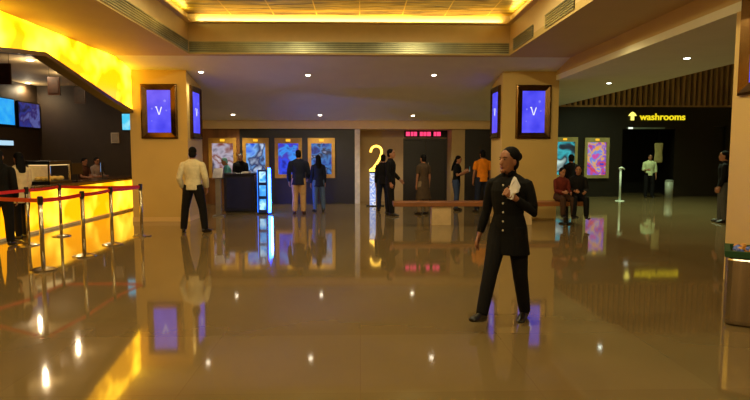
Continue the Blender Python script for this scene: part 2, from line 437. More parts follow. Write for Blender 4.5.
# hanging number boards over the counter
for i, (px, py) in enumerate(((4, 74), (54, 86), (80, 95.5))):
    q = on_x(px, py, cxf - .3)
    o = thing('hanging_board', ['small framed board hanging over the counter, leftmost and nearest', 'small framed board hanging over the counter, middle of the row',
                                'small framed board hanging over the counter, nearest the column'][i], 'hanging sign', q, 0, 'boards hanging over the counter')
    obj('board_frame', nb(-.13, .13, -.02, .02, -.2, .2), mat('board_frame', (60, 30, 14), .4), o)
    obj('board_face', nb(-.1, .1, -.026, -.02, -.16, .16), mat('board_face', (50, 24, 10), .5, var=.4, scale=12), o)
    for sx in (-.1, .1): obj('hanging_rod', cyl(bmesh.new(), sx, 0, .2, 3.62 - q.z, .006, seg=8), M_steel, o)
# counter-top equipment
tx = cxf - .3
q = on_x(51, 187, tx)
o = thing('food_warmer', 'lit glass food warmer cabinet on the counter behind the queue', 'food warmer', (tx - .02, q.y, .93))
for sx in (-.22, .22):
    for sy in (-.42, .42): obj('cabinet_post', nb(sx - .015, sx + .015, sy - .015, sy + .015, .06, .42), M_steel, o)
obj('cabinet_base', nb(-.25, .25, -.45, .45, 0, .06), M_black, o)
obj('cabinet_roof', nb(-.25, .25, -.45, .45, .42, .5), M_black, o)
obj('lamp_panel', nb(-.2, .2, -.4, .4, .40, .419), glow('warmer_lamp', (255, 215, 140), 1.1), o)
obj('back_panel', nb(-.235, -.225, -.4, .4, .06, .4), mat('warmer_back', (220, 205, 170), .4), o)
b = bmesh.new()
random.seed(5)
for k in range(14): ball(b, (random.uniform(-.15, .15), random.uniform(-.36, .36), .11), .06, .06, .05, seg=8, rings=6)
st = obj('popcorn', b, mat('popcorn', (214, 176, 96), .7), o, True); st['kind'] = 'stuff'
for i, (px, lab) in enumerate(((73, 'dark till monitor on the counter beside the food warmer'), (99, 'till monitor with a blue-white glow, on the counter between staff and column'))):
    q = on_x(px, 185, tx)
    o = thing('till_monitor', lab, 'till', (tx + .1, q.y, .93), R(20 if i else -10), 'till monitors on the counter')
    b = bmesh.new(); box(b, -.1, .1, -.1, .1, 0, .015); cyl(b, 0, 0, .015, .2, .015, seg=8); obj('stand', b, M_black, o)
    obj('screen_housing', nb(-.02, .02, -.2, .2, .17, .44, bev=.005), M_black, o)
    obj('display', nb(-.026, -.0205, -.18, .18, .19, .42), glow('till_screen', (140, 190, 255), 1.4), o)

# ================================================================ QUEUE STANCHIONS
M_post = mat('stanchion_steel', (190, 178, 150), .25, metal=1, var=.06)
M_belt = mat('red_belt', (190, 24, 12), .6, var=.1)
SP = {k: on_z(*p) for k, p in dict(A=(43.5, 270), B=(84.5, 256), C=(112.5, 244.5), D=(142, 236), E=(61.5, 236), F=(29, 245)).items()}
SLAB = dict(A='steel queue post nearest the camera, holding a red belt', B='steel queue post second nearest the camera, in the front row of belts',
            C='steel queue post between the second nearest one and the column', D='steel queue post standing in front of the left column',
            E='steel queue post of the back row, close to the glowing counter', F='steel queue post beside the woman in the cream top')
NEXT = dict(A='B', B='C', C='D', E='D', F='E')
proto = None
for k, p in SP.items():
    p = V((p.x, p.y, 0))
    if proto is None:
        o = proto = thing('queue_stanchion', SLAB[k], 'queue post', p, 0, 'queue posts before the counter')
        b = bmesh.new(); loft(b, [((0, 0, 0), .17, .17), ((0, 0, .015), .17, .17), ((0, 0, .03), .12, .12), ((0, 0, .05), .035, .035)], 32); obj('base', b, M_post, o, False)
        b = bmesh.new(); cyl(b, 0, 0, .045, .94, .028); obj('post', b, M_post, o, True)
        b = bmesh.new(); loft(b, [((0, 0, .9), .036, .036), ((0, 0, 1.0), .036, .036), ((0, 0, 1.012), .03, .03)], 20); obj('belt_head', b, mat('belt_head', (50, 44, 40), .35, metal=.5), o)
        protos = children(o)
    else:
        o = proto.copy(); C.objects.link(o); o.location = p; o['label'] = SLAB[k]
        for ch in protos:
            c = ch.copy(); C.objects.link(c); c.parent = o
    if k in NEXT: tgt = SP[NEXT[k]]
    else: tgt = None
    def belt(frm, to, own):
        d = V((to.x - frm.x, to.y - frm.y, 0)); L_ = d.length; d.normalize(); n = V((-d.y, d.x, 0)) * .0025
        b = bmesh.new(); N_ = 10; ring = []
        for i in range(N_ + 1):
            s = i / N_; q = d * (.036 + (L_ - .072) * s); sag = -.012 * 4 * s * (1 - s)
            ring.append([b.verts.new(q + n * sx + V((0, 0, z + sag))) for sx, z in ((-1, .925), (1, .925), (1, .98), (-1, .98))])
        for i in range(N_):
            for j in range(4): b.faces.new((ring[i][j], ring[i][(j + 1) % 4], ring[i + 1][(j + 1) % 4], ring[i + 1][j]))
        b.faces.new(ring[0]); b.faces.new(ring[-1]); obj('belt', b, M_belt, own)
    if tgt: belt(p, tgt, o)
    if k == 'A': belt(p, V((p.x - 1.7, p.y + .9, 0)), o)
    if k == 'F': belt(p, V((p.x - .45, p.y - 2.1, 0)), o)

# ================================================================ FRAMED SCREENS ON COLUMNS
M_scr = glow('blue_screen', (66, 66, 250), .95, (92, 88, 255), 3, .35, .65, 1.1)
M_white = glow('white_logo', (245, 245, 255), 1.3)
def framed_screen(label, loc, rz, w=.83, h=1.26, grp='framed screens on the columns', logo=True):
    o = thing('framed_screen', label, 'screen', loc, rz, grp)
    iw, ih = w * .32, h * .385
    b = bmesh.new()      # mitred bevelled frame, front is -y
    a = [(-w / 2, 0, -h / 2), (w / 2, 0, -h / 2), (w / 2, 0, h / 2), (-w / 2, 0, h / 2)]
    m_ = [(x * .99, -.05, z * .99) for x, _, z in a]; m3 = [(math.copysign(w / 2 - .035, x), -.07, math.copysign(h / 2 - .035, z)) for x, _, z in a]
    i_ = [(math.copysign(iw, x), -.035, math.copysign(ih, z)) for x, _, z in a]
    L4 = [[b.verts.new(p) for p in r] for r in (a, m_, m3, i_)]
    for r0, r1 in zip(L4[:-1], L4[1:]):
        for j in range(4): b.faces.new((r0[j], r0[(j + 1) % 4], r1[(j + 1) % 4], r1[j]))
    b.faces.new(L4[0]); b.faces.new(L4[-1]); obj('frame', b, M_bronze, o)
    obj('display', nb(-iw, iw, -.042, -.036, -ih, ih), M_scr, o)
    if logo:
        b = bmesh.new()
        for pts in ([(-.075, .11), (-.05, .11), (.01, -.09), (-.01, -.09)], [(.06, .12), (.085, .12), (.02, -.09), (.0, -.09)], [(-.1, .13), (-.04, .13), (-.055, .105), (-.09, .105)]):
            prism(b, [(x * .85, -.043, z * .85) for x, z in pts], (0, -.003, 0))
        obj('logo', b, M_white, o)
        b = bmesh.new()
        for x, z, r in ((.14, .24, .03), (-.16, .06, .022), (.17, .02, .02), (-.17, -.22, .018)):
            ball(b, (x, -.043, z), r, .003, r, seg=10, rings=6)
        obj('sparkle', b, glow('pale_sparkle', (130, 130, 255), 1.1), o)
    return o
def mid(px, py, Y): return on_y(px, py, Y)
framed_screen('bronze framed blue screen with a white logo on the front of the left column', V((mid(159.5, 111.5, 13.2).x, 13.2, mid(159.5, 111.5, 13.2).z)), 0)
framed_screen('bronze framed blue screen with a white logo on the front of the right column', V((mid(533, 112, 13.2).x, 13.2, mid(533, 112, 13.2).z)), 0)
framed_screen('narrow-seen framed blue screen on the inner side of the left column', V((lx1, 13.82, mid(196, 113, 13.8).z)), R(90))
framed_screen('narrow-seen framed blue screen on the inner side of the right column', V((rx0, 13.75, mid(496, 113, 13.8).z)), R(-90))
qn = on_x(740.5, 97.5, 4.6)
framed_screen('framed screen high on the near right column, cut by the photo edge', V((4.6, qn.y - .54, qn.z + .64)), R(-90), w=1.08)

# ================================================================ POSTERS
M_pframe = mat('poster_frame_wood', (180, 132, 52), .4, var=.2, scale=6)
M_pgold = glow('poster_top_lamp', (255, 190, 40), 1.3)
def poster(label, x0, x1, Y, z0, z1, m, inner=.17, frame=M_pframe, grp='backlit posters', glowcol=(1, .6, .15), pw=2.2):
    cx = (x0 + x1) / 2; cz = (z0 + z1) / 2; w = (x1 - x0) / 2; h = (z1 - z0) / 2
    o = thing('backlit_poster', label, 'poster', (cx, Y, cz), 0, grp)
    b = bmesh.new(); iw, zb, zt_ = w - inner * .62, -h + inner * .7, h - inner
    box(b, -w, -iw, -.08, 0, -h, h); box(b, iw, w, -.08, 0, -h, h); box(b, -iw, iw, -.08, 0, -h, zb); box(b, -iw, iw, -.08, 0, zt_, h)
    obj('frame', b, frame, o)
    obj('print', nb(-iw, iw, -.04, -.01, zb, zt_), m, o)
    obj('frame_badge', nb(-.07, .07, -.09, -.08, h - .11, h - .04), M_pgold, o)
    return o
def pz(py, Y): return on_y(300, py, Y).z
PW = YB
specs = [((209, 237), picture('poster_print_a', [(20, 20, 40), (60, 50, 70), (190, 180, 200), (130, 60, 40), (220, 210, 220)], 1, .9, 4), 'backlit poster with pale figures in a gold frame, leftmost by the column'),
         ((243, 269), picture('poster_print_b', [(10, 30, 120), (30, 90, 230), (120, 180, 250), (20, 30, 90), (200, 220, 250)], 4, 1.0, 4), 'backlit bright blue poster with a pale figure, just above the podium lamp'),
         ((275, 302), picture('poster_print_c', [(10, 20, 150), (30, 70, 240), (70, 50, 180), (50, 150, 250), (20, 30, 120)], 6, 1.0, 5), 'backlit deep blue poster behind the man in khaki trousers'),
         ((308, 335), picture('poster_print_d', [(10, 20, 60), (20, 60, 160), (60, 130, 210), (20, 25, 60), (150, 170, 220)], 9, .8, 6), 'backlit dark blue poster, rightmost of the gold framed row')]
for (a0, a1), m, lab in specs:
    poster(lab, on_y(a0, 150, PW).x, on_y(a1, 150, PW).x, PW, pz(178, PW), pz(138, PW), m)
# wood panelling behind the first posters
struct('trim_wood_panel', nb(FX + .12, on_y(240, 150, PW).x, PW - .02, PW, 0, 2.36), mat('wood_panelling', (120, 74, 34), .45, var=.3, scale=6, stretch=(1, 1, .1)))
M_gframe = mat('poster_frame_grey', (150, 132, 84), .4, var=.15)
poster('backlit poster with a cyan patch, beside the right column behind the seated pair', on_y(551, 150, YW).x, on_y(577, 150, YW).x, YW, pz(178, YW), pz(137, YW),
       picture('poster_print_e', [(10, 12, 20), (30, 50, 70), (60, 190, 200), (30, 40, 60), (210, 240, 230)], 11, .9, 3), frame=M_gframe, grp='posters on the washroom wall')
poster('backlit multicoloured cartoonish poster between the column and the washroom', on_y(584, 150, YW).x, on_y(608.5, 150, YW).x, YW, pz(178.5, YW), pz(137.5, YW),
       picture('poster_print_f', [(40, 60, 190), (220, 60, 60), (120, 90, 210), (240, 170, 40), (90, 140, 230), (210, 70, 160)], 13, 1.0, 5), frame=M_gframe, grp='posters on the washroom wall')

# ================================================================ WASHROOM SIGN
def text_mesh(body, size, m, name, parent, ext=.01, off=0.0):
    cu = bpy.data.curves.new('t', 'FONT'); cu.body = body; cu.size = size; cu.extrude = ext; cu.offset = off
    t_ = bpy.data.objects.new('t', cu); C.objects.link(t_)
    dg = bpy.context.evaluated_depsgraph_get(); dg.update()
    me = bpy.data.meshes.new_from_object(t_.evaluated_get(dg)); bpy.data.objects.remove(t_)
    me.transform(Matrix.Rotation(R(90), 4, 'X')); me.materials.clear(); me.materials.append(m)
    o = bpy.data.objects.new(name, me); C.objects.link(o); o.parent = parent
    xs = [v.co.x for v in me.vertices]; return o, min(xs), max(xs)
s0, s1 = on_y(639, 120.5, YW), on_y(684.5, 120.5, YW)
M_sign = glow('sign_yellow', (250, 225, 30), 1.1)
wsn = thing('washroom_sign', 'glowing yellow washrooms sign with an arrow symbol above the dark entrance', 'sign', (s0.x, YW - .04, s0.z + .02))
tm, a_, b_ = text_mesh('washrooms', .34, M_sign, 'lettering', wsn, .012, .006)
kx = (s1.x - s0.x) / (b_ - a_)
for v in tm.data.vertices: v.co.x = (v.co.x - a_) * kx
q = on_y(632, 116.5, YW) - wsn.location
b = bmesh.new(); prism(b, [(q.x + a * .15, -.015, q.z + c) for a, c in ((-1, .02), (-.4, .02), (-.4, -.14), (.4, -.14), (.4, .02), (1, .02), (.55, .12), (0, .17), (-.55, .12))], (0, .03, 0))
obj('arrow_symbol', b, glow('sign_pale', (255, 240, 110), 1.5), wsn)
obj('mounting_rail', nb(q.x, s1.x - s0.x, .02, .04, .05, .08), M_black, wsn)
# faint lamp bar and small ceiling lamp at entrance
q = on_y(632, 127, YW)
o = thing('entrance_lamp', 'small white lamp bar at the top left of the washroom entrance', 'lamp', (q.x - .1, YW, zt))
obj('lamp_body', nb(-.1, 1.3, -.06, 0, -.0, .06), mat('lamp_body_grey', (110, 116, 108), .4), o)
obj('lamp_glass', nb(-.06, .1, -.075, -.0605, .0, .06), glow('lamp_white', (230, 240, 220), 1.6), o)
# cream cloth hanging in the entrance, pale bin
q = on_y(661.5, 143, YW - .1); q2 = on_y(661.5, 163, YW - .1)
o = thing('hanging_cloth', 'narrow cream cloth hanging at the right of the washroom entrance', 'cloth', (q.x, YW + .08, q2.z))
b = bmesh.new(); hgt = q.z - q2.z
rows = 10; vv = []
for i in range(rows + 1):
    zz = hgt * i / rows; ww = .15 * (1 + .08 * sin(i * .9))
    ring = []
    for k in range(20):
        a = 2 * PI * k / 20; ring.append(b.verts.new((cos(a) * ww, sin(a) * .04 * (1 + .4 * sin(5 * a + i)), zz)))
    if vv:
        for k in range(20): b.faces.new((vv[k], vv[(k + 1) % 20], ring[(k + 1) % 20], ring[k]))
    else: b.faces.new(ring)
    vv = ring
b.faces.new(vv); obj('cloth', b, mat('cream_cloth', (170, 152, 96), .8), o, True)
b = bmesh.new(); cyl(b, 0, .0, hgt - .01, zt - q2.z, .008, seg=8); obj('hanging_cord', b, M_black, o)
q = on_z(668.5, 198)
o = thing('waste_bin', 'pale grey cylindrical bin at the right side of the washroom entrance', 'bin', (q.x, q.y, 0))
b = bmesh.new(); loft(b, [((0, 0, 0), .13, .13), ((0, 0, .6), .14, .14)], 24); obj('bin_body', b, mat('bin_grey', (150, 152, 136), .4), o, True)
b = bmesh.new(); loft(b, [((0, 0, .6), .145, .145), ((0, 0, .63), .145, .145), ((0, 0, .66), .09, .09)], 24); obj('bin_lid', b, mat('bin_lid', (120, 122, 110), .4), o)
# thin white dispenser stand
q = on_z(619.5, 201)
o = thing('dispenser_stand', 'thin white dispenser stand left of the washroom entrance', 'stand', (q.x, q.y, 0))
M_wm = mat('white_metal', (206, 214, 196), .35)
b = bmesh.new(); loft(b, [((0, 0, 0), .15, .15), ((0, 0, .02), .14, .14)], 24); obj('base', b, M_wm, o)
b = bmesh.new(); cyl(b, 0, 0, .02, 1.1, .035, seg=14); obj('post', b, M_wm, o, True)
b = bmesh.new(); loft(b, [((-.06, 0, 1.09), .03, .05), ((.03, 0, 1.12), .04, .06), ((.13, -.01, 1.07), .02, .04)], 12, hint=(0, 0, 1)); obj('nozzle_head', b, M_wm, o, True)

# ================================================================ NEON '2' ON LIT PEDESTAL
Yn = 17.0
def neon(b, pts, r=.036, seg=10):
    loft(b, [((x, 0, z), r, r) for x, z in pts], seg, hint=(0, 1, 0))
n0 = on_y(369, 171, Yn); n1 = on_y(382, 145, Yn)
W2 = n1.x - n0.x; H2 = n1.z - n0.z
bz = on_y(372, 172, Yn)
o = thing('screen_number_sign', 'tall glowing yellow number 2 on a slim lit white pedestal', 'sign', (bz.x + .02, Yn, 0))
obj('plinth', nb(-.2, .35, -.12, .12, 0, .03), M_black, o)
obj('pedestal', nb(-.09, .09, -.06, .06, .03, bz.z - .03), picture('pedestal_pattern', [(40, 60, 110), (230, 235, 255), (120, 150, 220), (250, 250, 255), (60, 70, 120)], 3, 1.2, 9), o)
x0 = n0.x - bz.x - .02 + .03; zb = n0.z
c2 = (x0 + W2 * .48, zb + H2 * .74); rr = W2 * .42
pts = [(c2[0] - rr * cos(a) * 1, c2[1] + H2 * .24 * sin(a)) for a in [R(-10 + 19 * i) for i in range(11)]]
pts = [(c2[0] - rr * cos(R(t)), c2[1] + H2 * .22 * sin(R(t))) for t in range(-5, 181, 12)]
pts += [(c2[0] + rr * .92, c2[1] - H2 * .1), (c2[0] + rr * .65, c2[1] - H2 * .26), (c2[0] + rr * .1, c2[1] - H2 * .45), (c2[0] - rr * .5, c2[1] - H2 * .62), (x0 - W2 * .0, zb + .02)]
b = bmesh.new(); neon(b, pts); neon(b, [(x0 - .02, zb + .02), (x0 + W2, zb + .02)]); obj('number', b, glow('neon_yellow', (255, 196, 72), 4.2), o, True)
obj('mounting_bracket', nb(-.09, .3, -.03, .03, zb - .07, zb - .03), M_black, o)

# ================================================================ PODIUM, LIT TOTEM, GREY STAND
Yp = 15.1
p0, p1 = on_y(222, 172, Yp), on_y(256, 172, Yp)
o = thing('podium_desk', 'dark reception podium beside the blue lit totem', 'desk', ((p0.x + p1.x) / 2, Yp, 0))
w = (p1.x - p0.x) / 2
M_navy = mat('podium_laminate', (20, 22, 44), .3)
obj('desk_body', nb(-w + .04, w - .04, 0, .55, .05, 1.02), M_navy, o)
obj('plinth', nb(-w + .07, w - .07, .03, .52, 0, .05), M_black, o)
obj('desk_top', nb(-w, w, -.04, .6, 1.02, 1.07, bev=.01), mat('podium_top', (36, 32, 44), .2), o)
obj('front_panel', nb(-w + .12, w - .12, -.012, 0, .12, .95), mat('podium_panel', (26, 30, 62), .25), o)
q = on_y(246, 171, Yp + .2)
t_ = thing('brochure_stack', 'pale stack of leaflets on top of the dark podium', 'leaflets', (q.x, Yp + .2, 1.07))
b = bmesh.new()
for k in range(6): box(b, -.1 + k * .003, .1 + k * .003, -.14, .14, k * .006, k * .006 + .005)
obj('paper', b, mat('leaflet_paper', (200, 190, 180), .7), t_)
# totem: pale lit box with neon edge
q0, q1 = on_y(257, 171, 14.7), on_y(270, 171, 14.7)
w = (q1.x - q0.x)
o = thing('lit_totem', 'bright cyan-blue lit totem with a neon edge beside the podium', 'totem', (q0.x, 14.7, 0))
zt2 = on_y(262, 170, 14.7).z
obj('plinth', nb(0, w, 0, .3, 0, .04), M_black, o)
obj('totem_body', nb(.01, w - .07, .02, .28, .04, zt2), mat('totem_navy', (20, 40, 90), .3), o)
b = bmesh.new()
for k in range(3): box(b, .05, w - .12, .008, .02, .12 + k * .36, .4 + k * .36)
obj('lit_window', b, picture('totem_pattern', [(20, 60, 160), (60, 160, 240), (180, 230, 255), (30, 90, 200)], 5, 1.5, 6), o)
b = bmesh.new(); cyl(b, w - .03, .06, .04, zt2 + .05, .036, seg=12); obj('neon_tube', b, glow('neon_blue', (24, 62, 255), 50), o, True)
b = bmesh.new(); cyl(b, .0, .06, .04, zt2, .012, seg=8); obj('side_tube', b, glow('neon_blue_dim', (30, 110, 255), 3), o, True)
xt = q0.x + w - .03
area('neon_tube_light', (xt, 14.7 + .015, zt2 / 2), .07, 1.0, 32, (.05, .3, 1), (R(90), 0, 0))
area('neon_tube_light', (xt + .04, 14.7 + .1, zt2 / 2), .07, 1.0, 45, (.04, .2, 1), (R(90), 0, R(150)))
q = on_z(219, 216.5)
o = thing('ticket_scanner', 'slim grey metal stand between the man in white shirt and the podium', 'stand', (q.x, q.y, 0))
M_gm = mat('grey_metal', (132, 122, 112), .35, metal=.5)
obj('base', nb(-.14, .14, -.1, .14, 0, .03), M_gm, o); obj('upright', nb(-.07, .07, -.04, .05, .03, .98, bev=.008), M_gm, o)
b = bmesh.new(); prism(b, [(-.12, -.1, .98), (-.12, .12, .98), (-.12, .12, 1.22), (-.12, .05, 1.22)], (.24, 0, 0)); obj('scanner_head', b, M_gm, o)

# ================================================================ BENCH
bq0 = on_y(393, 203, 12.45); bq1 = on_y(582, 203, 12.45)
zb = on_y(480, 201.5, 12.45).z
o = thing('long_bench', 'long low brown wooden bench running past the right column', 'bench', (bq0.x, 12.3, 0))
LB = bq1.x - bq0.x
obj('bench_top', nb(0, LB, 0, .42, zb - .1, zb, bev=.012), M_wood, o)
def bx_(px): return on_y(px, 215, 12.5).x - bq0.x
obj('bench_support', nb(bx_(431), bx_(450), .06, .36, 0, zb - .1), mat('bench_block', (196, 166, 122), .5), o)
obj('bench_support', nb(bx_(512), bx_(530), .06, .36, 0, zb - .1), mat('bench_block', (196, 166, 122), .5), o)
b = bmesh.new(); cx_ = bx_(566); cyl(b, cx_, .2, .03, zb - .1, .05, seg=14); loft(b, [((cx_, .2, 0), .16, .16), ((cx_, .2, .03), .14, .14)], 24); obj('bench_leg', b, M_black, o)

# ================================================================ PLANTER by the near column
pa = on_z(723, 325)
o = thing('steel_planter', 'shiny steel box with a green rim and pebbles beside the near column', 'planter', (pa.x, pa.y, 0), R(-33))
ztp = .66
b = nb(0, 1.0, 0, .5, 0, ztp, bev=.05)
obj('planter_body', b, mat('streaky_steel', (196, 186, 180), .22, metal=1, var=.25, scale=9, bump=.1, stretch=(1.6, 1.6, .05)), o)
b = bmesh.new(); box(b, -.015, 1.015, -.015, .03, ztp - .02, ztp + .035); box(b, -.015, 1.015, .47, .515, ztp - .02, ztp + .035); box(b, -.015, .03, .03, .47, ztp - .02, ztp + .035); box(b, .97, 1.015, .03, .47, ztp - .02, ztp + .035)
obj('green_rim', b, mat('green_rim', (22, 66, 26), .6), o)
random.seed(11)
cols = [mat('pebble_white', (226, 224, 226), .4), mat('pebble_blue', (90, 110, 190), .4), mat('pebble_amber', (206, 140, 60), .4)]
for c_, nm in zip(cols, ('white', 'blue', 'amber')):
    b = bmesh.new()
    for k in range(34):
        r_ = random.uniform(.018, .034)
        ball(b, (random.uniform(.06, .94), random.uniform(.06, .44), ztp + .01 + random.uniform(0, .035)), r_, r_, r_ * .8, seg=8, rings=6)
    p = obj('pebbles', b, c_, o, True); p['kind'] = 'stuff'; p['label'] = nm + ' pebbles'

# ================================================================ DOWNLIGHTS
M_lamp = glow('downlight_glass', (255, 236, 205), 14)
M_lampc = glow('downlight_glass_cool', (235, 245, 225), 14)
M_ring = mat('downlight_ring', (210, 196, 170), .4)
def downlight(label, p, power=26, r=.055, tilt=0, col=(1, .72, .38), m=None, grp='recessed ceiling downlights', angle=120):
    o = thing('ceiling_downlight', label, 'ceiling light', p, 0, grp); o.rotation_euler = (tilt, 0, 0)
    b = bmesh.new(); loft(b, [((0, 0, .0), r * 1.45, r * 1.45), ((0, 0, -.008), r * 1.4, r * 1.4)], 24); obj('trim_ring', b, M_ring, o)
    b = bmesh.new(); loft(b, [((0, 0, -.008), r, r), ((0, 0, -.014), r * .8, r * .8)], 20); obj('lamp_glass', b, m or M_lamp, o)
    if power: spot('downlight_and_fill', V(p) + V((0, 0, -.05)), power, col, angle)
tl = math.atan((SZ1 - SZ0) / (SY1 - SY0))
for px, py, lab in ((308, 75, 'downlight high on the sloping ceiling, left one of the front pair'), (434, 75, 'downlight high on the sloping ceiling, right one of the front pair'),
                    (233, 114.5, 'low downlight on the sloping ceiling above the podium'), (320, 115, 'low downlight on the sloping ceiling above the rightmost blue poster'),
                    (413, 115.5, 'low downlight on the sloping ceiling above the dark double door'), (201, 72, 'downlight close to the inner side of the left column')):
    downlight(lab, on_slope(px, py), 110 if px != 201 else 70, tilt=tl, col=(1, .90, .62))
for px, py, lab in ((30, 60, 'bright downlight in the counter ceiling, largest of the three'), (66, 73, 'downlight in the counter ceiling nearest the lit fascia'), (28, 83, 'small downlight deep in the counter ceiling')):
    q = on_z(px, py, 3.62); downlight(lab, q, 70, r=.07, angle=165, grp='downlights over the counter')
    l = bpy.data.lights.new('ceiling_fill', 'POINT'); l.energy = 14; l.color = (1, .8, .5); l.shadow_soft_size = .025  # added fill point under each lamp, brightens the counter ceiling
    lo_ = bpy.data.objects.new('ceiling_fill', l); C.objects.link(lo_); lo_.location = q - V((0, 0, .22))
for px, py, lab in ((687, 58, 'downlight in the right aisle ceiling nearest the camera'), (609, 83, 'downlight in the right aisle ceiling nearer the right column')):
    downlight(lab, on_z(px, py, 3.3), 95, m=M_lampc, grp='downlights of the right aisle', col=(1, .78, .42))
# added soffit spots without fixtures, fill to brighten the room
for x, pw in ((-4.5, 90), (3.9, 50)):
    for y in (9.5, 2.5, -1.0) if x > 0 else (9.5, 6.0, 2.5, -1.0):
        spot('downlight_and_fill', (x, y, ZS - .05), pw, (1, .82, .40), 160)
for x, y in ((8.6, 17.6), (8.4, 14.2)):  # added greenish fill spots up high, for the slats and far floor
    spot('downlight_and_fill', (x, y, 5.2), 900, (.74, 1, .60), 120)

# ================================================================ PEOPLE
SKIN = mat('skin_brown', (150, 98, 68), .55, var=.05, scale=12)
HAIR = mat('black_hair', (11, 8, 8), .8, spec=.15, var=.3, scale=40, stretch=(1, 1, .2))
EYEW = mat('eye_white', (105, 95, 88), .3); EYED = mat('eye_dark', (22, 14, 10), .2); LIP = mat('lip', (134, 70, 60), .5)
FAB = {}
def cloth(nm, rgb, rough=.85): return mat('cloth_' + nm, rgb, rough, var=.12, scale=14, bump=.15, spec=.2)
def unit(v): return V(v).normalized()

def hand(bm, W, h, n, t, S, curl=.35, r=.0085, thumb=.7, spread=1):
    """palm and five fingers. h fingers' way, n palm normal, t thumb side"""
    h, n, t = unit(h), unit(n), unit(t)
    loft(bm, [(W - h * .03 * S, .026 * S, .021 * S), (W + h * .02 * S, .032 * S, .019 * S), (W + h * .06 * S, .041 * S, .017 * S), (W + h * .095 * S, .040 * S, .0135 * S)], 12, hint=t)
    for k, (off, ln) in enumerate(((.030, .068), (.0105, .078), (-.0095, .072), (-.029, .056))):
        p = W + (h * .085 + t * off * spread) * S; d = (h + t * off * 2.0 * spread).normalized(); rg = [(p - d * .02 * S, r * S, r * S), (p, r * S, r * S)]
        ang = curl
        for j, fr in enumerate((.42, .32, .26)):
            ax = t; d = (Quaternion(ax.cross(h).dot(n) > 0 and ax or -ax, ang) @ d).normalized()
            p = p + d * ln * fr * S; rg.append((p, r * S * (1 - .08 * j), r * S * (1 - .08 * j))); ang = curl * (1.15 - .25 * j)
        loft(bm, rg, 8, hint=t)
    p = W + (h * .025 + t * .022) * S; d1 = unit(t * thumb + h * .75 + n * .35); p2 = p + d1 * .045 * S; p3 = p2 + unit(h * .9 + t * .25 + n * .4) * .032 * S; p4 = p3 + unit(h + n * .35) * .022 * S
    loft(bm, [(p, .014 * S, .013 * S), (p2, .0105 * S, .0105 * S), (p3, .0095 * S, .0095 * S), (p4, .008 * S, .008 * S)], 8, hint=n)

